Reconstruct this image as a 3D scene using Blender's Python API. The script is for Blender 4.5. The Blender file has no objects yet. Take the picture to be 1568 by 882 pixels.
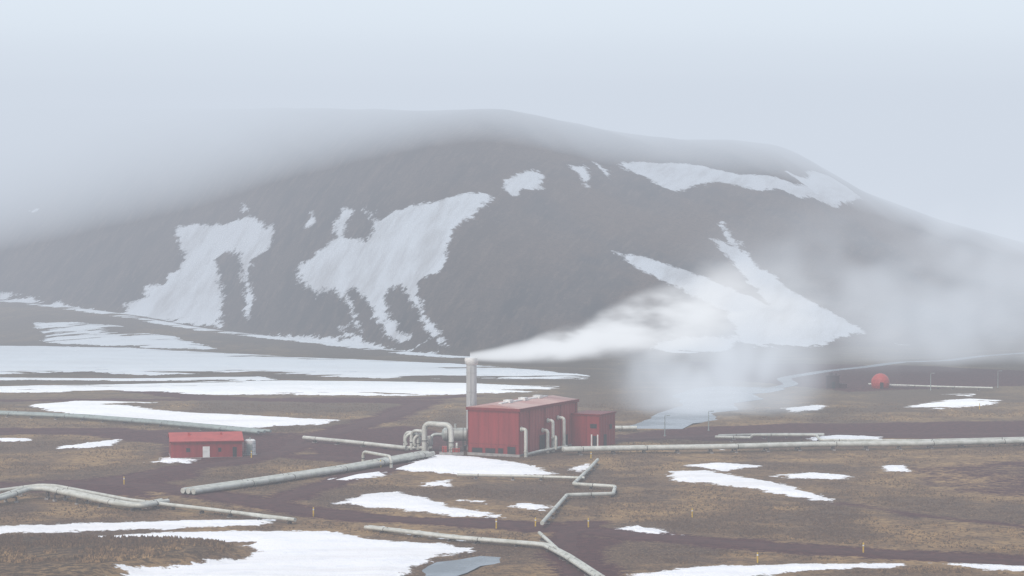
import bpy, math, random
import numpy as np
from mathutils import Vector, Matrix
random.seed(3); np.random.seed(3)
scene=bpy.context.scene
scene.view_settings.view_transform='Standard'
try: scene.view_settings.look='None'
except Exception: pass
scene.view_settings.exposure=0

# ------------------------------------------------------------ camera
CH=50.0; F=3700.0; P=math.atan(121.0/F)
cam=bpy.data.cameras.new("camera"); camo=bpy.data.objects.new("camera",cam)
scene.collection.objects.link(camo); scene.camera=camo
camo.location=(0,0,CH); camo.rotation_euler=(math.pi/2-P,0,0)
cam.sensor_width=36; cam.lens=F/1568*36; cam.clip_start=1; cam.clip_end=20000

# image pixels back-projected through the camera -> ground position (metres)
def pixel_ray(px,py):
    a=(px-784)/F; b=(441-py)/F
    return (a, math.cos(P)+b*math.sin(P), -math.sin(P)+b*math.cos(P))
def G(px,py,z=0.0):
    d=pixel_ray(px,py); t=(z-CH)/d[2]
    return (d[0]*t,d[1]*t)

# ------------------------------------------------------------ numpy noise
def _h(ix,iy,s):
    n=(ix.astype(np.int64)*374761393+iy.astype(np.int64)*668265263+s*974634777)&0x7fffffff
    n=((n^(n>>13))*1274126177)&0x7fffffff
    n=(n^(n>>16))&0xffff
    return n/65535.0
def vn(x,y,s=0):
    x=np.asarray(x,float); y=np.asarray(y,float)
    ix=np.floor(x); iy=np.floor(y); fx=x-ix; fy=y-iy
    fx=fx*fx*(3-2*fx); fy=fy*fy*(3-2*fy)
    a=_h(ix,iy,s); b=_h(ix+1,iy,s); c=_h(ix,iy+1,s); d=_h(ix+1,iy+1,s)
    return (a*(1-fx)+b*fx)*(1-fy)+(c*(1-fx)+d*fx)*fy
def fbm(x,y,s=0,o=4):
    r=0;a=.5;t=0
    for i in range(o):
        r=r+a*vn(x*2**i,y*2**i,s+i); t+=a; a*=.5
    return r/t-0.5

# ------------------------------------------------------------ terrain height
US=np.arange(-4000,6000,5.0)
def curve(pts,sm=25):
    v=np.interp(US,[p[0] for p in pts],[p[1] for p in pts])
    k=np.exp(-0.5*(np.arange(-60,61)*5.0/sm)**2); k/=k.sum()
    vp=np.pad(v,60,mode='edge')
    return np.convolve(vp,k,'valid')
cA=curve([(-600,526),(0,530),(300,540),(500,545),(700,548),(1000,545),(1568,535),(2300,535)])
cBo=curve([(-600,200),(0,130),(300,90),(500,50),(700,10),(1000,8),(1568,30),(2300,60)])
cB=curve([(-600,430),(0,460),(180,478),(300,500),(500,526),(700,546),(1000,542),(1568,520),(2300,520)])
cR=curve([(-1500,260),(-600,185),(0,168),(300,166),(560,168),(750,171),(800,177),(900,193),(1000,211),(1050,214),(1120,213),(1190,222),(1235,242),(1320,292),(1440,337),(1568,372),(1750,420),(2300,500)],10)
cR2=curve([(-1000,300),(1000,300),(1240,262),(1330,258),(1450,268),(1568,285),(2200,250),(3500,280)],30)
def sstep(x): 
    x=np.clip(x,0,1); return x*x*(3-2*x)
def hz(x,y,mound=True):
    x=np.asarray(x,float); y=np.asarray(y,float)
    u=784+F*x/np.maximum(y,1)
    yA=np.interp(u,US,cA); DA=185000/(yA-320)
    DB=DA+np.interp(u,US,cBo); zB=np.maximum(CH-(np.interp(u,US,cB)-320)/F*DB,0)
    DR=DB+255+10*np.sin(u/130.); zR=np.maximum(CH+(320-np.interp(u,US,cR))/F*DR,6)
    z=np.zeros_like(y)
    a=sstep((y-DA)/np.maximum(DB-DA,1))*zB
    t=(y-DB)/(DR-DB)
    s=np.sin(np.pi/2*np.clip(t,0,1))**1.08
    z=np.where(t<=0,a,zB+(zR-zB)*s)
    z=np.where(t>1,zR-(zR-12)*sstep((t-1)/2.2),z)
    z2=(CH+(320-np.interp(u,US,cR2))/F*2100)*np.exp(-((y-2100)/420.)**2)
    z=z+z2*sstep((y-1500)/300.)
    hm=np.sin(np.pi*np.clip(t/1.05,0,1))
    z=z+hm*(fbm(x*.045+y*.012,y*.012,11,3)*6+fbm(x*.012,y*.012,5,3)*8)
    z=z+hm*fbm(x*.13+y*.04,y*.035,19,2)*0.8
    pm=1-sstep((y-DA+30)/60.)
    z=z+pm*(fbm(x/26,y/26,2,4)*0.7)
    return z
def hillfac(x,y):
    u=784+F*x/np.maximum(y,1)
    yA=np.interp(u,US,cA); DA=185000/(yA-320); DB=DA+np.interp(u,US,cBo)
    return sstep((y-DB+12)/24.)
MY=np.arange(300,2600,1.0)
def T(px,py):
    d=pixel_ray(px,py); k=MY/d[1]
    zz=CH+d[2]*k; xx=d[0]*k
    hit=np.nonzero(zz<hz(xx,MY))[0]
    if len(hit)==0: return (xx[-1],MY[-1])
    i=hit[0]; return (xx[i],MY[i])

# ------------------------------------------------------------ terrain areas
SNOW=[
[(-300,528),(0,530),(60,530),(200,533),(330,540),(480,548),(700,557),(800,565),(905,575),(900,581),(640,580),(500,577),(350,571),(230,575),(130,569),(0,573),(-300,572)],
[(-300,594),(0,592),(100,590),(300,585),(420,583),(640,585),(860,592),(858,597),(740,603),(560,606),(300,604),(250,600),(120,602),(0,601),(-300,606)],
[(-200,578),(0,578),(200,580),(400,577),(430,582),(250,584),(60,582),(-200,583)],
[(40,620),(120,614),(240,616),(200,622),(260,630),(380,636),(515,643),(500,650),(400,654),(340,658),(240,648),(150,640),(80,630)],
[(50,495),(100,493),(170,497),(250,510),(310,528),(340,536),(200,532),(70,525),(68,510)],
[(-30,670),(45,671),(40,676),(-30,677)],
[(75,688),(120,680),(180,673),(177,682),(120,688)],
[(228,708),(260,701),(302,703),(290,710)],
[(600,718),(640,705),(680,697),(730,700),(800,710),(848,726),(800,732),(700,727),(640,723)],
[(503,736),(540,727),(590,721),(582,730),(530,737)],
[(640,740),(690,735),(688,744),(650,745)],
[(508,771),(560,757),(610,754),(650,762),(690,775),(740,785),(780,796),(700,790),(600,780)],
[(700,766),(745,768),(740,772)],[(778,777),(800,771),(847,775),(830,782)],
[(875,720),(903,709),(896,723)],
[(1022,736),(1030,722),(1080,720),(1120,728),(1200,742),(1282,769),(1200,759),(1120,746),(1060,739)],
[(1050,713),(1100,708),(1162,714),(1110,721)],
[(1175,728),(1240,724),(1307,728),(1290,734),(1220,733)],
[(1355,714),(1385,712),(1390,722),(1362,721)],
[(1235,673),(1280,666),(1352,669),(1330,677),(1260,677)],
[(1383,624),(1420,616),(1480,611),(1532,613),(1515,621),(1440,627)],
[(1200,625),(1265,619),(1258,629),(1210,631)],
[(-100,809),(0,807),(120,803),(300,797),(424,796),(400,805),(250,811),(100,815),(0,818),(-100,818)],
[(125,823),(300,815),(490,814),(600,829),(680,833),(724,846),(655,858),(630,872),(610,900),(150,900),(190,880),(300,868),(370,858),(394,845),(380,832),(300,827)],
[(560,806),(640,813),(725,824),(722,830),(640,820)],
[(948,811),(975,805),(1040,820),(985,818)],
[(970,880),(1060,870),(1200,865),(1382,863),(1360,869),(1200,878),(1100,890),(980,896)],
[(1428,863),(1568,866),(1700,868),(1700,878),(1568,876)],
[(1372,527),(1400,529),(1385,533)],
[(1055,687),(1115,684),(1110,689)],[(1440,604),(1500,603),(1480,607)]]
HSNOW=[
[(175,482),(190,465),(225,455),(220,438),(250,435),(255,415),(275,415),(280,390),(268,370),(268,350),(300,340),(350,342),(365,335),(395,335),(413,345),(420,365),(410,385),(386,400),(384,430),(388,455),(384,490),(376,490),(378,460),(368,430),(370,395),(345,386),(335,395),(340,430),(345,455),(338,480),(342,503),(290,497),(220,488)],
[(370,312),(380,311),(383,325),(372,327)],
[(453,425),(457,398),(471,400),(478,395),(495,375),(510,370),(512,345),(525,320),(541,319),(536,345),(530,365),(560,370),(572,345),(553,320),(569,325),(580,340),(600,325),(680,305),(740,297),(753,302),(745,318),(700,350),(690,370),(685,400),(672,420),(645,430),(640,450),(655,485),(672,510),(686,530),(675,531),(655,510),(635,475),(620,445),(600,440),(592,455),(600,490),(615,510),(640,520),(657,531),(640,533),(600,520),(575,490),(560,465),(545,450),(535,445),(548,490),(562,512),(545,507),(530,470),(520,455),(495,443),(485,455),(470,435)],
[(469,345),(478,323),(483,340),(472,350)],[(512,498),(550,518),(560,528),(530,519)],
[(762,286),(790,268),(825,262),(834,272),(831,288),(800,292),(790,303),(770,293)],
[(871,255),(897,254),(906,265),(899,286),(888,270)],
[(908,247),(934,262),(932,273),(916,258)],
[(943,250),(975,247),(1050,250),(1100,260),(1160,268),(1215,281),(1232,283),(1196,262),(1230,272),(1240,260),(1270,270),(1300,288),(1321,304),(1285,318),(1230,305),(1160,292),(1100,278),(1070,285),(1030,293),(1005,283),(985,270),(965,263)],
[(935,383),(960,390),(1000,397),(1060,418),(1110,438),(1150,455),(1177,469),(1160,450),(1140,425),(1113,395),(1080,360),(1117,375),(1098,344),(1105,339),(1130,370),(1150,395),(1180,420),(1220,450),(1270,475),(1310,498),(1330,512),(1275,518),(1270,531),(1200,533),(1150,530),(1120,521),(1127,500),(1110,480),(1060,455),(1010,430),(970,410)],
[(985,533),(1040,521),(1080,514),(1130,521),(1120,536),(1060,541),(1010,539)],
[(1440,333),(1480,332),(1568,343),(1640,348),(1568,351),(1500,342)],
[(1515,312),(1530,318),(1535,325),(1522,320)],[(40,325),(60,318),(58,324)]]
HEATH=[[(1395,718),(1480,710),(1568,707),(1800,702),(1800,757),(1568,762),(1480,754)]]
CIND=[
[(925,668),(1050,655),(1200,648),(1400,646),(1800,640),(1800,672),(1400,672),(1100,676)],
[(440,668),(540,657),(620,652),(714,668),(714,704),(640,712),(600,708),(500,700),(470,694)],
[(-100,655),(190,656),(260,664),(430,662),(490,685),(440,702),(380,694),(372,710),(255,706),(250,680),(120,666),(-100,662)],
[(848,818),(960,826),(930,845),(940,862),(975,890),(885,890),(862,852)],
[(-100,735),(100,738),(200,722),(330,712),(300,730),(230,745),(240,765),(120,752),(-100,752)],
[(1060,555),(1400,560),(1600,570),(1600,590),(1300,600),(1100,580)],
[(100,592),(400,610),(700,612),(640,618),(300,613)],
]
WATER=[[(950,656),(985,645),(1010,632),(1048,620),(1030,606),(1062,595),(1100,591),(1150,593),(1205,595),(1180,601),(1150,603),(1168,611),(1122,617),(1130,627),(1088,632),(1106,643),(1062,647),(1045,656)]]
STREAM=[(1165,598),(1215,588),(1196,579),(1262,568),(1330,561),(1376,554),(1450,552),(1500,545),(1600,538)]
PUD=[[(645,872),(670,860),(700,857),(735,851),(768,853),(772,861),(735,866),(715,876),(690,884),(650,886)]]
ROADS=[([(-200,752),(0,745),(100,738),(200,740),(330,760),(480,784),(560,794),(700,799),(850,808),(1000,823),(1200,839),(1400,852),(1568,860),(1800,868)],5.0),
([(700,702),(620,712),(520,735),(440,762),(400,772)],3.4),
([(650,616),(610,632),(560,650),(480,668),(440,690),(360,708),(240,722),(160,738)],4.2),
([(905,800),(870,815),(860,850),(905,900)],3.0),
([(-100,612),(200,613),(500,611),(650,609),(720,606)],3.0),
([(-100,664),(120,662),(260,660),(430,665)],3.2),
([(470,700),(540,704),(650,700)],5.0),
([(1568,664),(1300,664),(1050,668),(925,676)],4.0),
([(1800,820),(1568,808),(1400,790),(1290,770)],1.0)]
HL=[(-300,440),(0,458),(90,470),(180,482),(300,503),(400,515),(500,526),(620,540),(700,547)]

def dist_seg(px,py,ax,ay,bx,by):
    vx=bx-ax; vy=by-ay; L=vx*vx+vy*vy+1e-9
    t=np.clip(((px-ax)*vx+(py-ay)*vy)/L,0,1)
    return np.hypot(px-ax-t*vx,py-ay-t*vy)
def sd_poly(X,Y,pl,out,sy=1.0,mg=16):
    a=np.array(pl); a=a*np.array([1,sy]); Ys=Y*sy
    m=(X>a[:,0].min()-mg)&(X<a[:,0].max()+mg)&(Ys>a[:,1].min()-mg)&(Ys<a[:,1].max()+mg)
    idx=np.nonzero(m)[0]
    if len(idx)==0: return
    x=X[idx]; y=Ys[idx]; d=np.full(len(idx),1e9); ins=np.zeros(len(idx),bool)
    n=len(a)
    for i in range(n):
        ax,ay=a[i]; bx,by=a[(i+1)%n]
        d=np.minimum(d,dist_seg(x,y,ax,ay,bx,by))
        c=((ay>y)!=(by>y))
        ins^= c&(x<(bx-ax)*(y-ay)/((by-ay) if abs(by-ay)>1e-9 else 1e-9)+ax)
    out[idx]=np.maximum(out[idx],np.where(ins,d,-d))
def sd_line(X,Y,pl,w,out,sy=1.0,mg=16):
    a=np.array(pl)*np.array([1,sy]); Ys=Y*sy
    for i in range(len(a)-1):
        ax,ay=a[i]; bx,by=a[i+1]
        idx=np.nonzero((X>min(ax,bx)-mg)&(X<max(ax,bx)+mg)&(Ys>min(ay,by)-mg)&(Ys<max(ay,by)+mg))[0]
        if len(idx)==0: continue
        out[idx]=np.maximum(out[idx],w-dist_seg(X[idx],Ys[idx],ax,ay,bx,by))
SNOWW=[[T(*p) for p in pl] for pl in SNOW]
HSNOWW=[[T(*p) for p in pl] for pl in HSNOW]
HLW=[T(*p) for p in HL]
CINDW=[[G(*p) for p in pl] for pl in CIND]
HEATHW=[[G(*p) for p in pl] for pl in HEATH]
WATW=[[G(*p) for p in pl] for pl in WATER+PUD]
STRW=[G(*p) for p in STREAM]
ROADW=[([G(*p) for p in pl],w) for pl,w in ROADS]
MOUND=[G(*p) for p in [(-300,832),(125,830),(300,833),(370,838),(388,847),(362,860),(300,870),(230,879),(180,895),(-300,960)]]
def areas(X,Y):
    s=np.full(len(X),-16.0); c=s.copy(); w=s.copy()
    for pl in SNOWW: sd_poly(X,Y,pl,s)
    h=np.full(len(X),-16.0)
    for pl in HSNOWW: sd_poly(X,Y,pl,h,1.15)
    sd_line(X,Y,HLW,5.0,h,1.15)
    for pl in CINDW: sd_poly(X,Y,pl,c)
    for pl,wd in ROADW: sd_line(X,Y,pl,wd+.6,c)
    hh_=np.full(len(X),-16.0)
    for pl in HEATHW: sd_poly(X,Y,pl,hh_)
    c=np.maximum(c,np.minimum(hh_*.35,.6)-.2)
    for pl in WATW: sd_poly(X,Y,pl,w)
    # shoreline is ragged
    w=np.where(w>-15,w+fbm(X/7,Y/12,61,3)*5.0,w)
    sd_line(X,Y,STRW,2.4,w)
    return np.maximum(s,h),c,w
def mound(X,Y):
    m=np.full(len(X),-16.0); sd_poly(X,Y,MOUND,m)
    return sstep((m+1)/7.)*1.5

# ------------------------------------------------------------ node helpers
class NT:
    def __init__(s,mat,clear=True):
        mat.use_nodes=True; s.t=mat.node_tree; s.m=mat
        s.t.nodes.clear()
        s.out=s.t.nodes.new('ShaderNodeOutputMaterial')
    def n(s,ty,**k):
        nd=s.t.nodes.new(ty)
        for a,b in k.items(): setattr(nd,a,b)
        return nd
    def l(s,a,b): s.t.links.new(a,b)
    def put(s,inp,v):
        if hasattr(v,'is_output') or isinstance(v,bpy.types.NodeSocket): s.l(v,inp)
        else: inp.default_value=v
    def math(s,op,a,b=0.0,c=None,clamp=False):
        nd=s.n('ShaderNodeMath',operation=op,use_clamp=clamp)
        s.put(nd.inputs[0],a); s.put(nd.inputs[1],b)
        if c is not None: s.put(nd.inputs[2],c)
        return nd.outputs[0]
    def noise(s,vec,scale,detail=3,rough=.55,mul=None):
        if mul is not None:
            vm=s.n('ShaderNodeVectorMath',operation='MULTIPLY'); s.put(vm.inputs[0],vec); vm.inputs[1].default_value=mul; vec=vm.outputs[0]
        nd=s.n('ShaderNodeTexNoise'); s.l(vec,nd.inputs['Vector']); nd.inputs['Scale'].default_value=scale
        nd.inputs['Detail'].default_value=detail; nd.inputs['Roughness'].default_value=rough
        return nd.outputs[0]
    def mr(s,v,a,b,c=0.0,d=1.0,sm=True):
        nd=s.n('ShaderNodeMapRange',interpolation_type='SMOOTHSTEP' if sm else 'LINEAR')
        s.put(nd.inputs[0],v)
        for i,q in enumerate((a,b,c,d)): s.put(nd.inputs[1+i],q)
        return nd.outputs[0]
    def mix(s,f,a,b,bt='MIX'):
        nd=s.n('ShaderNodeMix',data_type='RGBA',blend_type=bt)
        s.put(nd.inputs[0],f)
        for i,v in ((6,a),(7,b)):
            if isinstance(v,tuple): v=(v[0],v[1],v[2],1)
            s.put(nd.inputs[i],v)
        return nd.outputs[2]
    def bsdf(s,col,rough=.8,metal=0.0,spec=.3,bump=None,bstr=.3,bdist=.1):
        b=s.n('ShaderNodeBsdfPrincipled')
        if isinstance(col,tuple): col=(col[0],col[1],col[2],1)
        s.put(b.inputs['Base Color'],col); s.put(b.inputs['Roughness'],rough); s.put(b.inputs['Metallic'],metal)
        b.inputs['Specular IOR Level'].default_value=spec
        if bump is not None:
            bn=s.n('ShaderNodeBump'); bn.inputs['Strength'].default_value=bstr; bn.inputs['Distance'].default_value=bdist
            s.l(bump,bn.inputs['Height']); s.l(bn.outputs[0],b.inputs['Normal'])
        s.l(b.outputs[0],s.out.inputs[0]); return b
def mat(name): return bpy.data.materials.new(name)
def simple(name,c1,c2=None,scale=1.5,rough=.7,metal=0.0,spec=.3,mul=None,bstr=.15):
    m=mat(name); t=NT(m); tc=t.n('ShaderNodeTexCoord')
    n=t.noise(tc.outputs['Object'],scale,3,.6,mul)
    if c2 is None: c2=tuple(v*.7 for v in c1)
    f=t.mr(n,.35,.68)
    t.bsdf(t.mix(f,c1,c2),rough,metal,spec)
    return m

# ------------------------------------------------------------ ground material
def ground_mat():
    m=mat("ground_mat"); t=NT(m)
    pos=t.n('ShaderNodeNewGeometry').outputs['Position']
    def at(nm):
        a=t.n('ShaderNodeAttribute'); a.attribute_name=nm; return a.outputs['Fac']
    snow,cin,hill,knoll=at('snow'),at('cinder'),at('hill'),at('knoll')
    nb=t.noise(pos,.022,4,.62); nm=t.noise(pos,.09,4,.65); nf=t.noise(pos,.7,4,.72); nff=t.noise(pos,2.6,2,.7)
    # dry grass
    g=t.mix(t.mr(nm,.36,.62),(.315,.202,.100),(.155,.098,.060))
    g=t.mix(t.math('MULTIPLY',t.mr(nb,.44,.57),.85),g,(.088,.056,.043))
    g=t.mix(t.math('MULTIPLY',t.mr(nf,.44,.64),.68),g,(.050,.035,.029))
    g=t.mix(t.math('MULTIPLY',t.mr(nff,.5,.72),.5),g,(.40,.275,.15))
    g=t.mix(t.math('MULTIPLY',knoll,t.mr(nf,.38,.60,.25,.85)),g,(.052,.036,.026))
    sx=t.n('ShaderNodeSeparateXYZ'); t.l(pos,sx.inputs[0])
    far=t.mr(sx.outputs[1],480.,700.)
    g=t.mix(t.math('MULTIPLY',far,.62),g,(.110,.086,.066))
    # volcanic cinder
    c=t.mix(t.mr(nf,.35,.65),(.095,.038,.036),(.050,.021,.023))
    c=t.mix(t.math('MULTIPLY',t.mr(nff,.5,.75),.45),c,(.14,.078,.070))
    cf=t.mr(t.math('ADD',t.math('ADD',cin,t.math('MULTIPLY',t.math('SUBTRACT',nm,.5),9.0)),t.math('MULTIPLY',t.math('SUBTRACT',nf,.5),8.0)),-1.4,1.4)
    col=t.mix(cf,g,c)
    # hillside: bare scree
    rot=t.n('ShaderNodeVectorRotate',rotation_type='Z_AXIS'); t.l(pos,rot.inputs['Vector']); rot.inputs['Angle'].default_value=.35
    st=t.noise(rot.outputs[0],1.0,4,.68,(.10,.022,.03)); st2=t.noise(rot.outputs[0],1.0,3,.7,(.45,.09,.10))
    h=t.mix(t.mr(st,.36,.64),(.074,.052,.046),(.020,.017,.021))
    xr=t.mr(sx.outputs[0],-80.,60.); 
    h=t.mix(t.math('MULTIPLY',t.math('MULTIPLY',t.mr(nb,.38,.58),.75),xr),h,(.125,.072,.046))
    h=t.mix(t.math('MULTIPLY',t.mr(st2,.48,.68),.52),h,(.155,.105,.080))
    h=t.mix(t.math('MULTIPLY',t.mr(nf,.46,.66),.5),h,(.015,.013,.016))
    col=t.mix(hill,col,h)
    # snow
    n1=t.noise(pos,.16,4,.66); n2=t.noise(pos,.6,3,.7); n3=t.noise(pos,1.0,4,.7,(.018,.10,.1))
    sd=t.math('ADD',snow,t.math('MULTIPLY',t.math('SUBTRACT',n1,.49),t.math('MULTIPLY_ADD',hill,1.5,8.5)))
    sd=t.math('ADD',sd,t.math('MULTIPLY',t.math('SUBTRACT',n2,.5),5.0))
    pl=t.math('MULTIPLY',t.math('SUBTRACT',1.0,hill),t.mr(sx.outputs[1],560.,700.))
    sd=t.math('SUBTRACT',sd,t.math('MULTIPLY',t.math('MULTIPLY',t.mr(n3,.50,.70),22.0),pl))
    sf=t.mr(sd,-.3,t.math('MULTIPLY_ADD',hill,1.2,.5))
    sc=t.mix(t.math('MULTIPLY',t.mr(n3,.42,.72),.45),(.90,.905,.915),(.68,.66,.64))
    sc=t.mix(t.math('MULTIPLY',t.mr(n1,.5,.7),.35),sc,(.70,.72,.76))
    hs=t.mix(t.mr(st,.4,.7),(.82,.82,.84),(.60,.58,.58))
    sc=t.mix(hill,sc,hs)
    col=t.mix(sf,col,sc)
    bh=t.math('ADD',nf,t.math('MULTIPLY',nff,.3))
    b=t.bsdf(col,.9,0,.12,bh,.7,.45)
    return m
GM=ground_mat()

# ------------------------------------------------------------ ground sheet
u_f=np.arange(-60,1632,2.5)
u_l=-60-np.cumsum(np.linspace(4,160,40)); u_r=1630+np.cumsum(np.linspace(4,160,40))
us=np.concatenate([u_l[::-1],u_f,u_r])
ys=[60,120,180,230,270,300]
py=895.0
while py>545:
    ys.append(185000/(py-320)); py-=.85
y=ys[-1]
while y<1330: y+=1.55; ys.append(y)
while y<9000: y+=(y*.012); ys.append(y)
ys=np.array(ys)
U,Yg=np.meshgrid(us,ys); Xg=(U-784)/F*Yg
X=Xg.ravel(); Y=Yg.ravel()
sn,ci,wa=areas(X,Y)
Z=hz(X,Y)
nw=sstep((wa+13)/8.); Z=Z*(1-nw)+np.maximum(Z,.12)*nw
mo=mound(X,Y)
Z=Z+mo
# banks of drifted snow stand a little proud of the ground
Z=Z+sstep((sn+.5)/5.)*.35*(1-hillfac(X,Y))
Z=Z-sstep((wa+1.5)/2.5)*(0.30+np.maximum(Z,0))
nr,nc=Yg.shape
me=bpy.data.meshes.new("ground")
me.vertices.add(nr*nc); me.vertices.foreach_set("co",np.stack([X,Y,Z],1).ravel())
i=np.arange(nr*nc).reshape(nr,nc)
q=np.stack([i[:-1,:-1],i[:-1,1:],i[1:,1:],i[1:,:-1]],-1).reshape(-1)
nq=len(q)//4
me.loops.add(len(q)); me.loops.foreach_set("vertex_index",q)
me.polygons.add(nq); me.polygons.foreach_set("loop_start",np.arange(0,len(q),4)); 
try: me.polygons.foreach_set("loop_total",np.full(nq,4))
except Exception: pass
me.update(); me.validate()
me.polygons.foreach_set("use_smooth",np.ones(nq,bool))
for nm_,v in (("snow",sn),("cinder",ci),("hill",hillfac(X,Y)),("knoll",mo/1.5)):
    a=me.attributes.new(nm_,'FLOAT','POINT'); a.data.foreach_set("value",v.astype(np.float32))
me.materials.append(GM)
go=bpy.data.objects.new("ground",me); scene.collection.objects.link(go)

# ------------------------------------------------------------ mesh builder
class B:
    def __init__(s): s.v=[];s.f=[];s.mi=[];s.M=Matrix.Identity(4)
    def add(s,vs,fs,m=0):
        o=len(s.v); s.v+= [tuple(s.M@Vector(p)) for p in vs]
        s.f+=[tuple(o+k for k in f) for f in fs]; s.mi+=[m]*len(fs)
    def box(s,x0,x1,y0,y1,z0,z1,m=0):
        vs=[(x0,y0,z0),(x1,y0,z0),(x1,y1,z0),(x0,y1,z0),(x0,y0,z1),(x1,y0,z1),(x1,y1,z1),(x0,y1,z1)]
        s.add(vs,[(0,3,2,1),(4,5,6,7),(0,1,5,4),(1,2,6,5),(2,3,7,6),(3,0,4,7)],m)
    def tube(s,pts,r,m=0,seg=10,cap=True,rs=None):
        P_=[Vector(p) for p in pts]; n=len(P_); rings=[]
        up=None
        for i in range(n):
            d=(P_[min(i+1,n-1)]-P_[max(i-1,0)]).normalized()
            if up is None:
                a=Vector((0,0,1)) if abs(d.z)<.9 else Vector((1,0,0))
                up=(a-d*a.dot(d)).normalized()
            else: up=(up-d*up.dot(d)).normalized()
            sd=d.cross(up); rr=rs[i] if rs else r
            rings.append([P_[i]+(up*math.cos(2*math.pi*k/seg)+sd*math.sin(2*math.pi*k/seg))*rr for k in range(seg)])
        vs=[p for rg in rings for p in rg]; fs=[]
        for i in range(n-1):
            for k in range(seg):
                a=i*seg+k; b=i*seg+(k+1)%seg; fs.append((a,b,b+seg,a+seg))
        if cap: fs.append(tuple(range(seg-1,-1,-1))); fs.append(tuple((n-1)*seg+k for k in range(seg)))
        s.add(vs,fs,m)
    def obj(s,name,mats,smooth=False,parent=None,loc=None):
        me=bpy.data.meshes.new(name); me.from_pydata(s.v,[],s.f); 
        for m in mats: me.materials.append(m)
        me.polygons.foreach_set("material_index",s.mi)
        me.polygons.foreach_set("use_smooth",[smooth]*len(s.f))
        me.update()
        if smooth:
            try: me.set_sharp_from_angle(angle=math.radians(40))
            except Exception: pass
        o=bpy.data.objects.new(name,me); scene.collection.objects.link(o)
        if parent: o.parent=parent
        return o
def empty(name):
    o=bpy.data.objects.new(name,None); scene.collection.objects.link(o); o.empty_display_size=1; return o
def fillet(pts,r=1.0,k=4):
    P_=[Vector(p) for p in pts]; out=[P_[0]]
    for i in range(1,len(P_)-1):
        a,b,c=P_[i-1],P_[i],P_[i+1]
        d1=(a-b); d2=(c-b); l=min(r,d1.length*.45,d2.length*.45)
        p0=b+d1.normalized()*l; p2=b+d2.normalized()*l
        for j in range(k+1):
            t=j/k; out.append(p0*(1-t)**2+b*2*t*(1-t)+p2*t*t)
    out.append(P_[-1]); return out

M_pipe=simple("pipe_cladding",(.57,.575,.52),(.42,.425,.37),.6,.5,.1,.4)
M_pipeg=simple("pipe_cladding_dark",(.30,.35,.33),(.23,.26,.25),.6,.55,.1,.4)
M_steel=simple("support_steel",(.10,.085,.08),(.06,.05,.05),1,.7)
M_silver=simple("tank_cladding",(.42,.45,.42),(.33,.34,.31),.8,.45,.3,.5)
M_conc=simple("concrete",(.36,.34,.32),(.25,.23,.22),.8,.9)
M_white=simple("white_paint",(.72,.72,.70),(.6,.6,.58),1,.6)
M_yel=simple("yellow_paint",(.62,.42,.05),(.45,.28,.04),3,.6)
M_dark=simple("dark_opening",(.035,.03,.035),(.02,.02,.02),2,.4)

def wall_mat(name,c1,c2,rib=(6.0,6.0,0)):
    m=mat(name); t=NT(m); tc=t.n('ShaderNodeTexCoord'); ob=tc.outputs['Object']
    n=t.noise(ob,.5,4,.6,(1,1,.25)); nl=t.noise(ob,2.5,3,.6,(1,1,.06))
    col=t.mix(t.mr(n,.35,.7),c1,c2)
    col=t.mix(t.math('MULTIPLY',t.mr(nl,.5,.75),.35),col,tuple(v*.55+.02 for v in c1))
    vm=t.n('ShaderNodeVectorMath',operation='MULTIPLY'); t.l(ob,vm.inputs[0]); vm.inputs[1].default_value=(1,1,0)
    w=t.n('ShaderNodeTexWave',wave_type='BANDS',bands_direction='DIAGONAL'); t.l(vm.outputs[0],w.inputs['Vector']); w.inputs['Scale'].default_value=.45
    col=t.mix(t.math('MULTIPLY',w.outputs['Fac'],.22),col,tuple(v*.5 for v in c1))
    t.bsdf(col,.55,0,.35,w.outputs['Fac'],.5,.08); return m
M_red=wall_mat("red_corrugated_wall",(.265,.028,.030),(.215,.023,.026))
M_red2=wall_mat("red_corrugated_wall_pale",(.31,.045,.045),(.37,.085,.08))  # paler red for every wall but the front
M_redroof=simple("red_roof",(.42,.060,.050),(.35,.048,.042),.6,.5)
M_pinkroof=simple("weathered_sky_sheen_roof",(.40,.20,.18),(.50,.35,.31),.25,.6,mul=(1,.3,1))  # glancing sky sheen painted into the faded pink
M_trim=simple("red_trim",(.19,.018,.02),(.15,.016,.018),2,.5)

# ------------------------------------------------------------ roads
def road_mat():
    m=mat("cinder_road"); t=NT(m); pos=t.n('ShaderNodeNewGeometry').outputs['Position']
    n=t.noise(pos,.5,4,.7); n2=t.noise(pos,3,2,.6)
    c=t.mix(t.mr(n,.35,.65),(.096,.043,.040),(.060,.029,.029)); c=t.mix(t.math('MULTIPLY',t.mr(n2,.5,.75),.35),c,(.135,.084,.076))
    t.bsdf(c,.95,0,.15); return m
M_road=road_mat()
def resample(pl,step):
    out=[]
    for a,b in zip(pl[:-1],pl[1:]):
        L=math.hypot(b[0]-a[0],b[1]-a[1]); n=max(1,int(L/step))
        for k in range(n): out.append((a[0]+(b[0]-a[0])*k/n,a[1]+(b[1]-a[1])*k/n))
    out.append(pl[-1]); 
    a=np.array(out); 
    for _ in range(6):
        a[1:-1]=.25*a[:-2]+.5*a[1:-1]+.25*a[2:]
    return a
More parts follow.
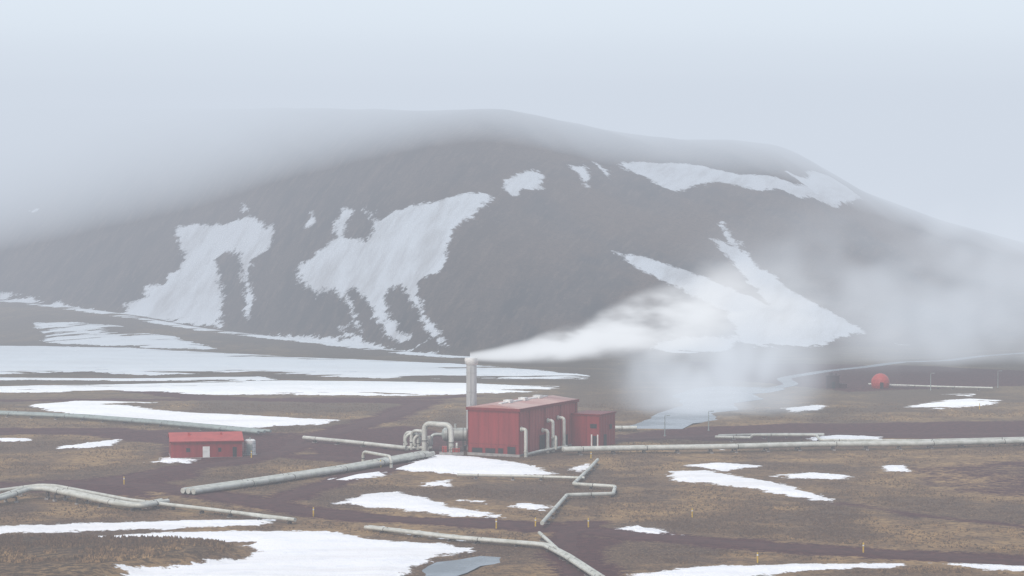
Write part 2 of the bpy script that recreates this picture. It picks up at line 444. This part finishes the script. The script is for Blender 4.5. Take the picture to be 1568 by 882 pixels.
for pl,w in ROADW:
    if w<2: continue
    a=resample(pl,1.5); d=np.gradient(a,axis=0); d/=np.linalg.norm(d,axis=1)[:,None]+1e-9; nrm=np.stack([-d[:,1],d[:,0]],1)
    offs=np.linspace(-1,1,7); b=B(); vs=[]
    for k in range(len(a)):
        for o in offs:
            ww=w*.62*(1+.18*math.sin(k*.37)+.12*math.sin(k*.91+o))
            p=a[k]+nrm[k]*o*ww; vs.append((p[0],p[1]))
    v=np.array(vs); zz=hz(v[:,0],v[:,1])+mound(v[:,0],v[:,1])+.07-.05*np.abs(np.tile(offs,len(a)))**4
    fs=[]
    for k in range(len(a)-1):
        for j in range(6):
            q0=k*7+j; fs.append((q0,q0+7,q0+8,q0+1))
    b.add([(v[q][0],v[q][1],zz[q]) for q in range(len(v))],fs); b.obj("road",[M_road],True)

# ------------------------------------------------------------ water
mw=mat("water"); t=NT(mw); pos=t.n('ShaderNodeNewGeometry').outputs['Position']; n=t.noise(pos,.8,2,.5)
t.bsdf(t.mix(t.mr(t.noise(pos,.08,4,.6),.42,.6),(.09,.12,.145),(.20,.24,.28)),.25,0,.35,n,.2,.08)
def sheet(name,pl,z,m):
    b=B(); b.add([(p[0],p[1],z) for p in pl],[tuple(range(len(pl)))]); return b.obj(name,[m])
def grow(pl,k=1.03):
    c=np.mean(np.array(pl),0); return [tuple(c+(np.array(p)-c)*k) for p in pl]
sheet("pond",grow(WATW[0]),-.06,mw); sheet("puddle",grow(WATW[1]),-.06,mw)
a=resample(STRW,3); d=np.gradient(a,axis=0); d/=np.linalg.norm(d,axis=1)[:,None]; nm2=np.stack([-d[:,1],d[:,0]],1)
b=B(); ns=len(a); L_=a+nm2*2.2; R_=a-nm2*2.2
b.add([(p[0],p[1],-.075) for p in L_]+[(p[0],p[1],-.075) for p in R_],[(k,k+1,ns+k+1,ns+k) for k in range(ns-1)]); b.obj("stream",[mw])

# ------------------------------------------------------------ pipelines
def pipeline(name,pts,r=.4,n=1,gap=1.2,z=.9,m=None,post=7.0,fr=1.2,m2=None):
    """pts: (px,py[,z]) image pixels and optional height of the pipe axis"""
    W=[]
    for p in pts:
        zz=p[2] if len(p)>2 else z
        g=G(p[0],p[1],zz); W.append(Vector((g[0],g[1],zz)))
    b=B(); m=m or M_pipe
    for j in range(n):
        o=(j-(n-1)/2)*gap; Q=[]
        for k in range(len(W)):
            d=(W[min(k+1,len(W)-1)]-W[max(k-1,0)]); d.z=0
            d=d.normalized() if d.length>1e-6 else Vector((1,0,0))
            Q.append(W[k]+Vector((-d.y,d.x,0))*o)
        b.tube(fillet(Q,fr),r,0,12)
        # flange rings
        for a_,c_ in zip(Q[:-1],Q[1:]):
            L=(c_-a_).length; dd=(c_-a_).normalized() if L>0 else None
            kk=4.0
            while kk<L-2:
                p=a_+dd*kk; b.tube([p-dd*.06,p+dd*.06],r*1.07,1,12); kk+=16.0
    w=(n-1)*gap/2+r+.1
    for a_,c_ in zip(W[:-1],W[1:]):
        h=(c_-a_); L=h.length
        if L<3 or abs(h.z)>1.5: continue
        dd=h.normalized(); nn=Vector((-dd.y,dd.x,0)); ang=math.atan2(dd.y,dd.x); kk=post*.5
        while kk<L:
            p=a_+dd*kk
            b.M=Matrix.Translation((p.x,p.y,0))@Matrix.Rotation(ang,4,'Z')
            b.box(-.12,.12,-w,w,p.z-r-.22,p.z-r-.02,1)
            b.box(-.12,.12,-w,-w+.25,-.4,p.z-r-.22,1); b.box(-.12,.12,w-.25,w,-.4,p.z-r-.22,1)
            b.box(-.3,.3,-w-.1,-w+.35,-.5,.08,2); b.box(-.3,.3,w-.35,w+.1,-.5,.08,2)
            b.M=Matrix.Identity(4); kk+=post
    return b.obj(name,[m,M_steel,M_conc],True)
pipeline("steam_pipeline",[(862,688),(960,686),(1100,684),(1250,680),(1400,679),(1568,675),(1800,670)],.48,2,1.5,1.1)
pipeline("steam_pipeline",[(1095,669),(1150,670),(1152,666,1.6),(1250,666,1.6),(1256,674),(1400,675),(1568,671),(1800,666)],.3,1,1,1.0)
pipeline("steam_pipeline",[(655,694),(540,715),(400,736),(288,752)],.5,3,1.25,.8)
pipeline("steam_pipeline",[(-80,776),(0,762),(42,748,1.6),(75,748,1.6),(185,771,1.0),(215,774),(252,767)],.42,2,1.3,1.0)
pipeline("steam_pipeline",[(-80,762),(0,751),(60,743,1.6),(85,744,1.6),(200,766),(330,781),(452,796)],.32,1,1.3,.9)
pipeline("steam_pipeline",[(-60,630),(0,632),(120,637),(240,646),(330,654),(405,661)],.35,3,1.8,.8,M_pipeg)
pipeline("steam_pipeline",[(465,670),(540,677),(622,686)],.42,1,1,.8)
pipeline("steam_pipeline",[(915,704),(900,720),(878,741),(942,745),(939,756),(868,758),(830,801)],.33,1,1,.8,fr=.8)
pipeline("steam_pipeline",[(700,727),(800,729),(895,732)],.28,1,1,.7)
pipeline("steam_pipeline",[(562,807),(700,823),(835,834),(868,851),(925,888)],.28,2,.9,.7)
pipeline("steam_pipeline",[(826,816),(858,845),(918,884)],.28,1,.9,.8)
pipeline("steam_pipeline",[(1330,588),(1380,590),(1440,592),(1520,594)],.25,1,.9,.8)
pipeline("steam_pipeline",[(925,655),(975,655)],.4,2,1.3,.8)
pipeline("steam_pipeline",[(1100,667),(1180,665),(1262,665)],.28,1,1.3,.9)
# expansion loop in front of the plant
def loop(name,foot1,foot2,h,r,ext=0,m=None):
    g1=G(*foot1); g2=G(*foot2)
    pts=[(g1[0],g1[1],-.2),(g1[0],g1[1],h),(g2[0],g2[1],h),(g2[0],g2[1],-.2)]
    b=B(); b.tube(fillet(pts,min(h*.5,1.6),6),r,0,12)
    for g in (g1,g2):
        b.tube([(g[0],g[1],-.2),(g[0],g[1],.25)],r*1.5,1,12); b.tube([(g[0],g[1],h*.4),(g[0],g[1],h*.4+.15)],r*1.25,1,12)
    return b.obj(name,[m or M_pipe,M_steel],True)
loop("pipe_expansion_loop",(556,710),(599,718),2.4,.3)
loop("pipe_expansion_loop",(650,693),(691,696),6.0,.55)
loop("pipe_expansion_loop",(620,688),(640,690),3.6,.36)
loop("pipe_expansion_loop",(630,690),(652,692),4.2,.36)

# ------------------------------------------------------------ power station
st=empty("power_station_building")
N2=Vector((*G(795,700),0)); ad=Vector((.441,.897,0)).normalized(); ang=math.atan2(ad.y,ad.x)
MB=Matrix.Translation(N2)@Matrix.Rotation(ang,4,'Z')
L,Wd,H=28.0,11.6,9.4
def part(name,mats,fn,smooth=False,M=MB,parent=st):
    b=B(); fn(b); o=b.obj(name,mats,smooth,parent); o.matrix_world=M; return o
def f(b):
    b.box(0,L,0,Wd,.5,H)
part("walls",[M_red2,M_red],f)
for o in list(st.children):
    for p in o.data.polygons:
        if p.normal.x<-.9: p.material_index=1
def f(b):
    b.box(-.12,L+.12,-.12,Wd+.12,-.6,.5)
part("plinth",[M_conc],f)
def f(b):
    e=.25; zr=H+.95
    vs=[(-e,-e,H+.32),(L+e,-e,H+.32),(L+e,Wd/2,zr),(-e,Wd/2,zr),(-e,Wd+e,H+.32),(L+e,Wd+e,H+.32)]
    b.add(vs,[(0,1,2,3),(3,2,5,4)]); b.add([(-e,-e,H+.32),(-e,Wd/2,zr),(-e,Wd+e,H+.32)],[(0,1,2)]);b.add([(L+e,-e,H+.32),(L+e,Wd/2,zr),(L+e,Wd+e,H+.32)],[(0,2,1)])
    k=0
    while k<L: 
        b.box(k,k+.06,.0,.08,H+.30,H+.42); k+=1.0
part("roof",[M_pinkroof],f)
def f(b):
    b.box(-.3,L+.3,-.33,-.03,H-.25,H+.34); b.box(-.3,L+.3,Wd+.03,Wd+.33,H-.25,H+.34)
    b.box(-.33,-.03,-.03,Wd+.03,H-.25,H+.33); b.box(L+.03,L+.33,-.03,Wd+.03,H-.25,H+.33)
    b.box(-.07,.0,.0,.18,.5,H-.26); b.box(-.07,.0,Wd-.18,Wd,.5,H-.26)
    b.box(L-.2,L,-.07,-.0,.5,H-.26); b.box(0.05,.25,-.07,0,.5,H-.26)
part("fascia_trim",[M_trim],f)
def f(b):
    k=4.5
    while k<L: b.tube([(k,-.12,.5),(k,-.12,H-.3)],.07,0,6); k+=7.5
    k=2.3
    while k<Wd-1: b.box(-.03,0,k,k+.06,1.6,H-.26); k+=2.3
part("downpipes_and_seams",[M_trim],f)
def f(b):
    b.box(3,L-3,Wd/2-.35,Wd/2+.35,H+.85,H+1.15)
    for k in (6,13,20): b.box(k,k+1.6,Wd/2-.8,Wd/2+.8,H+.9,H+1.5)
part("ridge_vents",[M_white],f)
def f(b):
    for y0,y1,z1 in ((.8,2.6,2.0),(3.6,4.7,1.6),(5.4,7.6,1.5),(8.3,10.6,1.5)):
        b.box(-.06,.02,y0,y1,.55,z1)
    for x0,x1,z1 in ((9.5,13,3.6),(17,18.2,2.7),(22,23.2,2.7)): b.box(x0,x1,-.06,.02,.5,z1)
part("doors_and_windows",[M_dark],f)
def f(b):
    for y0,y1,z1 in ((.8,2.6,2.0),(3.6,4.7,1.6),(5.4,7.6,1.5),(8.3,10.6,1.5)):
        b.box(-.1,.0,y0-.12,y0-.003,.52,z1+.12); b.box(-.1,.0,y1+.003,y1+.12,.52,z1+.12); b.box(-.1,0,y0-.003,y1+.003,z1+.003,z1+.12)
    b.box(-.05,0,.2,Wd-.2,2.3,2.42)
part("frames",[M_trim],f)
# annex
def f(b): b.box(25,33,-6.6,-.02,0,6.7)
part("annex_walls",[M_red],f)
def f(b):
    b.box(24.8,33.2,-6.8,-.03,6.7,7.0); 
    b.box(24.95,25,-6.6,-6.4,0,6.7); b.box(24.95,25,-3.6,-3.45,0,6.7)
part("annex_roof",[M_trim],f)
def f(b):
    b.box(24.93,25.02,-5.9,-5.0,.1,2.4); b.box(24.93,25.02,-5.9,-4.4,4.0,4.9); b.box(27,28.4,-6.67,-6.58,.1,2.6); b.box(30,31.2,-6.67,-6.58,3.5,4.5)
part("annex_openings",[M_dark],f)
def f(b): b.box(24.9,25.0,-6.3,-6.0,.1,2.7); b.box(24.9,25.0,-4.9,-4.6,.1,2.7)
part("annex_door_frame",[M_white],f)
# wall-mounted riser pipes on long side
def riser(b,x,d,h,r):
    b.tube(fillet([(x,-.1,h),(x,-d,h),(x,-d,-.2)],1.1,6),r,0,12)
    b.tube([(x,-d,1.0),(x,-d,1.2)],r*1.25,0,12); b.tube([(x,-.35,h),(x,-.15,h)],r*1.4,0,12)
def f(b):
    riser(b,.6,1.2,5.6,.36); 
    riser(b,10.5,1.4,4.6,.34); riser(b,13.0,1.4,6.4,.34); riser(b,18,1.6,6.6,.34)
    b.tube(fillet([(.6,-1.2,.5),(6,-1.5,.7),(12,-2.4,.8),(17,-2.6,.8)],1),.3,0,12)
    b.tube(fillet([(10.2,-3.4,.8),(10.2,-3.4,3.2),(12.5,-2.2,3.2),(12.5,-1.4,2.8)],.8),.28,0,12)
part("riser_pipes",[M_pipe],f,True)

# chimney stack
b=B(); sx,sy=G(722,688); seg=28
b.tube([(sx,sy,0),(sx,sy,17.6)],1.08,0,seg)
b.tube([(sx,sy,17.6),(sx,sy,18.0),(sx,sy,18.9),(sx,sy,19.1)],1.3,1,seg,True,[1.1,1.42,1.42,1.3])
for k in (4,8,12,16): b.tube([(sx,sy,k),(sx,sy,k+.12)],1.14,0,seg)
b.tube([(sx,sy,-.5),(sx,sy,.8)],1.7,2,seg)
b.tube([(sx-.2,sy-1.2,.5),(sx-.2,sy-1.2,17.4)],.07,0,6); 
SM=simple("stack_steel",(.52,.53,.52),(.42,.42,.41),.5,.5,.1,.4,mul=(1,1,.15))
b.obj("steam_stack",[SM,M_white,M_conc],True)
STK=(sx,sy,19.1)

# separator tank + skid
b=B(); c=G(697,691)
b.M=Matrix.Translation((c[0],c[1]+3,0))
b.tube([(-2.9,0,3.2),(-2.7,0,3.2),(-2.3,0,3.2),(2.3,0,3.2),(2.7,0,3.2),(2.9,0,3.2)],1.4,0,20,True,[.4,1.0,1.4,1.4,1.0,.4])
for k in (-1.6,1.6):
    b.box(k-.2,k+.2,-1.2,1.2,0,1.95,1); b.tube([(k-.06,0,3.2),(k+.06,0,3.2)],1.45,1,20)
b.tube([(0,0,4.5),(0,0,5.4)],.3,0,10); b.tube([(-1,0,4.5),(-1,0,5.0)],.2,0,10)
b.tube(fillet([(-2.8,0,3.2),(-5,0,3.2),(-5,-1,1)],1),.35,0,12)
b.obj("separator_tank",[M_silver,M_steel],True)
b=B(); c=G(692,696); b.M=Matrix.Translation((c[0],c[1],0))
b.box(-2.6,2.4,-1,1,-.2,.5,1)
for k in range(7): b.box(-2.5+k*.75,-2.4+k*.75,-1,-.95,.5,1.6,0)
b.box(-2.5,2.3,-1.0,-.94,1.6,1.68,0); b.box(-2.5,2.3,-1.0,-.94,1.05,1.12,0)
b.box(-2,-1,-.6,.6,.5,1.7,2); b.box(-.4,1.6,-.5,.7,.5,1.3,2); b.tube([(1,-.2,1.3),(1,-.2,2.4)],.25,3,10)
b.obj("pump_skid",[M_steel,M_conc,M_redroof,M_pipe])
# coiled header pipes left of tank
b=B(); c=G(636,690); b.M=Matrix.Translation((c[0],c[1],0))
def ring(cx,cy,cz,R,r,a0=0,a1=2*math.pi,n=24): 
    b.tube([(cx+R*math.cos(a0+(a1-a0)*i/n),cy,cz+R*math.sin(a0+(a1-a0)*i/n)) for i in range(n+1)],r,0,10)
ring(-.6,.6,2.0,1.5,.32,-.6,math.pi+.6); ring(1.2,-.4,1.9,1.45,.32,-.6,math.pi+.6)
b.tube([(-2.4,0,.6),(3.5,0,.6)],.34,0,10); b.box(-2.2,-1.4,-.5,.5,0,.5,1); b.box(2,2.8,-.5,.5,0,.5,1)
b.tube([(-.6,0.6,.4),(-.6,.6,3.6)],.2,0,8); b.tube([(2.9,.3,.3),(2.9,.3,3.0)],.5,0,12)
b.obj("pipe_manifold",[M_pipe,M_conc],True)

# ------------------------------------------------------------ red shed
sh=empty("red_shed")
p0=G(262,702); p1=G(371,700); a0=Vector((p1[0]-p0[0],p1[1]-p0[1],0)); Ls=a0.length
MS=Matrix.Translation((p0[0],p0[1],0))@Matrix.Rotation(math.atan2(a0.y,a0.x),4,'Z')
Ws,Hs,Hr=10.0,3.3,4.6
def f(b):
    b.box(0,Ls,0,Ws,0,Hs)
    b.add([(0,0,Hs),(0,Ws/2,Hr),(0,Ws,Hs)],[(0,1,2)]); b.add([(Ls,0,Hs),(Ls,Ws/2,Hr),(Ls,Ws,Hs)],[(0,2,1)])
part("walls",[M_red],f,False,MS,sh)
def f(b):
    e=.3; t_=.12
    for (ya,za,yb,zb) in ((-e,Hs-.05,Ws/2,Hr+.05),(Ws/2,Hr+.05,Ws+e,Hs-.05)):
        b.add([(-e,ya,za),(Ls+e,ya,za),(Ls+e,yb,zb),(-e,yb,zb),(-e,ya,za+t_),(Ls+e,ya,za+t_),(Ls+e,yb,zb+t_),(-e,yb,zb+t_)],[(0,3,2,1),(4,5,6,7),(0,1,5,4),(1,2,6,5),(2,3,7,6),(3,0,4,7)])
    b.box(3.5,4.0,3.2,3.7,Hr-.5,Hr+.25); b.box(10,10.4,3.4,3.8,Hr-.5,Hr+.15)
part("roof",[M_redroof],f,False,MS,sh)
def f(b): b.box(-.3,Ls+.3,-.36,-.31,Hs-.18,Hs+.1)
part("gutter",[M_trim],f,False,MS,sh)
def f(b): b.box(6.3,7.7,-.06,.02,.05,2.3); 
part("garage_door",[M_white],f,False,MS,sh)
def f(b): b.box(3.0,3.8,-.05,.02,1.2,2.0); b.box(9.4,10.0,-.05,.02,1.2,2.0);b.box(12.3,13.1,-.05,.02,.1,2.1)
part("windows",[M_dark],f,False,MS,sh)
def f(b): b.box(-.1,Ls+.1,-.1,Ws+.1,-.4,.1)
part("plinth",[M_conc],f,False,MS,sh)
# white tank beside shed
b=B(); c=G(382,697); b.M=Matrix.Translation((c[0],c[1]+1,0))
b.tube([(0,0,0),(0,0,2.9),(0,0,3.15)],1.15,0,20,True,[1.15,1.15,.8]); b.box(-.55,.55,-1.22,-.9,.2,2.2,1)
for k in (.7,1.5,2.3): b.tube([(0,0,k),(0,0,k+.06)],1.18,1,20)
b.tube([(0,0,3.1),(0,0,3.5)],.15,1,8); b.box(-1.4,1.4,-1.4,1.4,-.4,.05,2)
b.obj("storage_tank",[M_white,M_pipeg,M_conc],True)

# ------------------------------------------------------------ well-head dome and hut
c=G(1348,595); b=B(); b.M=Matrix.Translation((c[0],c[1],0))
seg=14
rows=[(0,2.1),(.8,2.45),(1.7,2.6),(2.6,2.45),(3.4,1.95),(4.0,1.2),(4.25,.4)]
vs=[];fs=[]
for j,(z,r) in enumerate(rows):
    for k in range(seg):
        a_=2*math.pi*(k+.5*(j%2))/seg; vs.append((r*math.cos(a_),r*math.sin(a_),z))
for j in range(len(rows)-1):
    for k in range(seg):
        a_=j*seg+k; b_=j*seg+(k+1)%seg; c_=a_+seg; d_=b_+seg
        if j%2==0: fs+=[(a_,b_,c_),(b_,d_,c_)]
        else: fs+=[(a_,d_,c_),(a_,b_,d_)]
fs.append(tuple((len(rows)-1)*seg+k for k in range(seg)))
b.add(vs,fs,0); b.box(-.45,.45,-2.62,-2.2,.05,1.9,2)
b.box(-2.6,2.6,-2.6,2.6,-.3,.06,3)
b.tube([(2.3,0,.8),(5,0,.8),(8,-1,.8)],.25,3,8)
b.obj("wellhead_dome",[M_redroof,M_trim,M_dark,M_conc])
c=G(1275,595); b=B(); b.M=Matrix.Translation((c[0],c[1],0))
M_br=simple("brown_cladding",(.060,.028,.033),(.04,.02,.024),1,.7)
b.box(-1.7,1.7,-1.4,1.4,0,3.6,0); b.box(-1.8,1.8,-1.5,1.5,3.6,3.8,0); b.tube([(-.5,0,3.8),(-.5,0,4.5)],.5,0,10)
b.box(1.7,3.9,-.8,.8,0,1.4,0); b.box(-.45,.45,-1.46,-1.38,0,2,2); b.tube([(.9,0,3.7),(.9,0,4.3)],.2,0,8)
b.obj("wellhead_hut",[M_br,M_pipeg,M_dark])

# ------------------------------------------------------------ lamp and marker posts
def lamp(px,py,h):
    c=G(px,py); b=B(); b.M=Matrix.Translation((c[0],c[1],0))
    b.tube([(0,0,-.3),(0,0,h)],.1,0,8,True,[.13,.07]); b.tube([(0,0,-.3),(0,0,.3)],.22,0,8)
    b.tube(fillet([(0,0,h-.05),(0,0,h+.15),(.8,0,h+.2)],.2),.05,0,6); b.box(.5,1.15,-.15,.15,h+.12,h+.26,0)
    b.obj("lamp_post",[M_pipeg],True)
for a_ in ((1085,660,4.3),(1018,668,4.4),(1425,598,4.6),(1528,594,4.6)): lamp(*a_)
def marker(px,py,h=1.5):
    c=G(px,py); z=float(hz(c[0],c[1])); b=B(); b.M=Matrix.Translation((c[0],c[1],z))
    b.tube([(0,0,-.3),(0,0,h-.1),(0,0,h)],.11,0,8,True,[.11,.11,.05]); b.tube([(0,0,h-.5),(0,0,h-.3)],.125,1,8)
    b.obj("marker_post",[M_yel,M_white],True)
for a_ in ((583,716),(480,791),(905,703),(1322,848),(901,808),(190,741),(820,806),(385,702),(1060,792),(760,808),(1500,628),(1160,862)): marker(*a_)

# ------------------------------------------------------------ grass tussocks (one mass)
N=90000
yy=330+(620-330)*np.random.rand(N)**1.3; uu=np.random.uniform(-120,1700,N); xx=(uu-784)/F*yy
s_,c_,w_=areas(xx,yy)
dn=vn(xx/9,yy/9,41)*.6+vn(xx/2.5,yy/2.5,42)*.4
keep=(s_<-3.0)&(c_<-2.0)&(w_<-2)&(dn>.45)
xx=xx[keep];yy=yy[keep]; mm=mound(xx,yy); zz=hz(xx,yy)+mm; n=len(xx)
K=5
ang_=np.random.rand(n)*6.28; r=.16+.22*np.random.rand(n); hh=(.14+.18*np.random.rand(n))*(1+.8*(mm>.3))
base=[]
for k in range(K):
    a2=ang_+k*2*math.pi/K; rk=r*(.8+.4*np.random.rand(n))
    base.append(np.stack([xx+rk*np.cos(a2),yy+rk*np.sin(a2),zz-.08],1))
tip=np.stack([xx+.1*np.random.randn(n),yy+.1*np.random.randn(n),zz+hh],1)
V=np.stack(base+[tip],1).reshape(-1,3)
o=np.arange(n)*(K+1)
Fc=np.concatenate([np.stack([o+k,o+(k+1)%K,o+K],1) for k in range(K)])
me=bpy.data.meshes.new("dry_grass"); me.vertices.add(len(V)); me.vertices.foreach_set("co",V.ravel())
me.loops.add(Fc.size); me.loops.foreach_set("vertex_index",Fc.ravel()); me.polygons.add(len(Fc)); me.polygons.foreach_set("loop_start",np.arange(0,Fc.size,3))
try: me.polygons.foreach_set("loop_total",np.full(len(Fc),3))
except Exception: pass
me.update(); me.validate()
mg=mat("dry_grass"); t=NT(mg); pos=t.n('ShaderNodeNewGeometry').outputs['Position']
cg=t.mix(t.mr(t.noise(pos,.09,4,.65),.36,.62),(.35,.228,.118),(.175,.112,.070)); cg=t.mix(t.mr(t.noise(pos,1.1,2,.6),.4,.6),cg,(.10,.070,.048))
cg=t.mix(t.math('MULTIPLY',t.mr(t.noise(pos,.022,4,.62),.44,.57),.85),cg,(.095,.063,.047))
t.bsdf(cg,.9,0,.1); me.materials.append(mg)
scene.collection.objects.link(bpy.data.objects.new("dry_grass",me))

# ------------------------------------------------------------ fog and steam volumes
def fogmat(name,sig,Lc):
    m=mat(name); t=NT(m)
    a=t.n('ShaderNodeVolumeAbsorption'); a.inputs['Color'].default_value=(0,0,0,1); a.inputs['Density'].default_value=sig
    e=t.n('ShaderNodeEmission'); e.inputs['Color'].default_value=(*Lc,1); e.inputs['Strength'].default_value=sig  # emission stands in for daylight scattered by the fog
    s=t.n('ShaderNodeAddShader'); t.l(a.outputs[0],s.inputs[0]); t.l(e.outputs[0],s.inputs[1]); t.l(s.outputs[0],t.out.inputs['Volume'])
    return m
def prism(name,mt,prof_l,prof_r,xl,xr):
    b=B(); n=len(prof_l)
    vs=[(xl,p[0],p[1]) for p in prof_l]+[(xr,p[0],p[1]) for p in prof_r]
    fs=[]
    for k in range(n):
        k2=(k+1)%n; fs+=[(k,k2,n+k2),(k,n+k2,n+k)]
    fs.append(tuple(range(n-1,-1,-1))); fs.append(tuple(n+k for k in range(n)))
    b.add(vs,fs); return b.obj(name,[mt])
f1=fogmat("valley_haze",.00044,(.69,.745,.835))
prism("valley_haze",f1,[(-400,-60),(9500,-60),(9500,200),(-400,200)],[(-400,-60),(9500,-60),(9500,200),(-400,200)],-5200,5200)
# one continuous bank: its underside slopes up towards the viewer and it has no visible top
f2=fogmat("low_cloud",.0150,(.62,.70,.795))
prism("low_cloud",f2,[(1095,0),(4000,-80),(4000,900),(705,900),(705,232)],[(1116,0),(4000,-80),(4000,900),(726,900),(726,232)],-900,900)
f3=fogmat("far_fog",.0018,(.64,.72,.815))
prism("far_fog",f3,[(1300,-70),(9000,-70),(9000,800),(1300,800)],[(1300,-70),(9000,-70),(9000,800),(1300,800)],-5000,5000)
f4=fogmat("high_cloud",.032,(.775,.87,.955))  # brighter glowing layer added to lighten the upper sky
prism("high_cloud",f4,[(560,152),(1000,106),(1400,98),(4200,98),(4200,920),(560,920)],[(560,152),(1000,106),(1400,98),(4200,98),(4200,920),(560,920)],-950,950)
# mist lying against the foot of the hill
f5=fogmat("hill_mist",.0010,(.58,.60,.69))
prism("hill_mist",f5,[(800,-40),(1290,-40),(1290,126),(800,126)],[(800,-40),(1290,-40),(1290,126),(800,126)],-600,600)

def steammat(name,kind):
    m=mat(name); t=NT(m); tc=t.n('ShaderNodeTexCoord'); ob=tc.outputs['Object']
    s=t.n('ShaderNodeSeparateXYZ'); t.l(ob,s.inputs[0])
    if kind=='plume':
        cr=t.n('ShaderNodeValToRGB'); t.l(t.math('DIVIDE',s.outputs[0],100.),cr.inputs[0])
        el=cr.color_ramp.elements
        data=[(0,0.0,1.25,1.0),(.05,.4,2.0,1.0),(.12,1.3,3.1,.95),(.25,3.8,5.6,.60),(.35,6.6,8.0,.42),(.47,9.6,10.6,.23),(.58,10.4,12,.08),(.75,8,13,.014),(1.0,4,16,0.0)]
        while len(el)<len(data): el.new(.5)
        for e,d in zip(el,data): e.position=d[0]; e.color=(d[1]/20,d[2]/20,d[3],1)
        sc=t.n('ShaderNodeSeparateColor'); t.l(cr.outputs[0],sc.inputs[0])
        n0=t.noise(ob,1.0,2,.5,(.06,.09,.09))
        zc=t.math('ADD',t.math('MULTIPLY',sc.outputs[0],20.),t.math('MULTIPLY',t.math('SUBTRACT',n0,.5),t.math('MULTIPLY',sc.outputs[1],12.)))
        dz=t.math('SUBTRACT',s.outputs[2],zc); dy=s.outputs[1]
        rr=t.math('SQRT',t.math('ADD',t.math('MULTIPLY',dz,dz),t.math('MULTIPLY',dy,dy)))
        q=t.math('DIVIDE',rr,t.math('MULTIPLY',sc.outputs[1],20.))
        fo=t.mr(q,.1,1.0,1.0,0.0)
        n1=t.noise(ob,1.0,3,.6,(.07,.15,.19))
        nn=t.math('MULTIPLY_ADD',t.mr(n1,.38,.64),1.3,.08)
        near=t.mr(s.outputs[0],4.,22.)
        nn=t.math('ADD',t.math('MULTIPLY',nn,near),t.math('SUBTRACT',1.0,near))
        den=t.math('MULTIPLY',t.math('MULTIPLY',fo,nn),sc.outputs[2])
    else:
        ln=t.n('ShaderNodeVectorMath',operation='LENGTH'); vm=t.n('ShaderNodeVectorMath',operation='MULTIPLY'); t.l(ob,vm.inputs[0]); vm.inputs[1].default_value=kind[1]
        t.l(vm.outputs[0],ln.inputs[0])
        fo=t.mr(ln.outputs['Value'],.15,1.0,1.0,0.0)
        n1=t.noise(ob,1.0,2,.55,kind[2]); nn=t.math('MULTIPLY_ADD',t.mr(n1,.38,.66),.95,.05)
        den=t.math('MULTIPLY',t.math('MULTIPLY',fo,nn),kind[0])
    a=t.n('ShaderNodeVolumeAbsorption'); a.inputs['Color'].default_value=(0,0,0,1); t.l(den,a.inputs['Density'])
    e=t.n('ShaderNodeEmission'); e.inputs['Color'].default_value=(.88,.91,.955,1) if kind=='plume' else (.72,.78,.865,1); t.l(den,e.inputs['Strength'])  # even self-glow replaces light scattered inside the steam
    q=t.n('ShaderNodeAddShader'); t.l(a.outputs[0],q.inputs[0]); t.l(e.outputs[0],q.inputs[1]); t.l(q.outputs[0],t.out.inputs['Volume'])
    try: m.cycles.volume_step_rate=.2 if kind=='plume' else 1.0
    except Exception: pass
    return m
b=B(); xs=[-.3,0,5,12,25,35,47,58,75,90]; zc=[0,0,.4,1.3,3.8,6.6,9.6,10.4,8,6]; rs=[1.2,1.35,2.8,4.4,7.6,10.4,13.4,15.4,16,16]
b.tube([(x,0,z) for x,z in zip(xs,zc)],1,0,16,True,rs)
o=b.obj("steam_plume",[steammat("steam",'plume')]); o.location=(STK[0],STK[1],STK[2]+.25)
def ell(name,loc,rad,den,nsc):
    import bmesh
    bm=bmesh.new(); bmesh.ops.create_icosphere(bm,subdivisions=2,radius=1.0)
    for v in bm.verts: v.co=Vector((v.co.x*rad[0],v.co.y*rad[1],v.co.z*rad[2]))
    me=bpy.data.meshes.new(name); bm.to_mesh(me); bm.free(); me.materials.append(steammat(name,(den,(1/rad[0],1/rad[1],1/rad[2]),nsc)))
    o=bpy.data.objects.new(name,me); scene.collection.objects.link(o); o.location=loc
ell("steam_drift",(50,592,10),(32,40,21),.078,(.06,.035,.055))
ell("steam_drift",(150,775,24),(110,68,44),.026,(.03,.02,.04))

# ------------------------------------------------------------ light
w=bpy.data.worlds.new("World"); scene.world=w; w.use_nodes=True; nt=w.node_tree
bg=nt.nodes['Background']; sk=nt.nodes.new('ShaderNodeTexSky'); sk.sky_type='NISHITA'; sk.sun_disc=False
EL,RO=math.radians(46),math.radians(215)
sk.sun_elevation=EL; sk.sun_rotation=RO; sk.air_density=1; sk.dust_density=3
nt.links.new(sk.outputs[0],bg.inputs[0]); bg.inputs[1].default_value=.15
sl=bpy.data.lights.new("sun",'SUN'); sl.energy=1.5; sl.angle=math.radians(20); sl.color=(1,.96,.90)
so=bpy.data.objects.new("sun",sl); scene.collection.objects.link(so)
dv=Vector((math.sin(RO)*math.cos(EL),math.cos(RO)*math.cos(EL),math.sin(EL)))
so.rotation_euler=dv.to_track_quat('Z','Y').to_euler(); so.location=(0,0,300)
print("verts",len(X),"tuss",n)
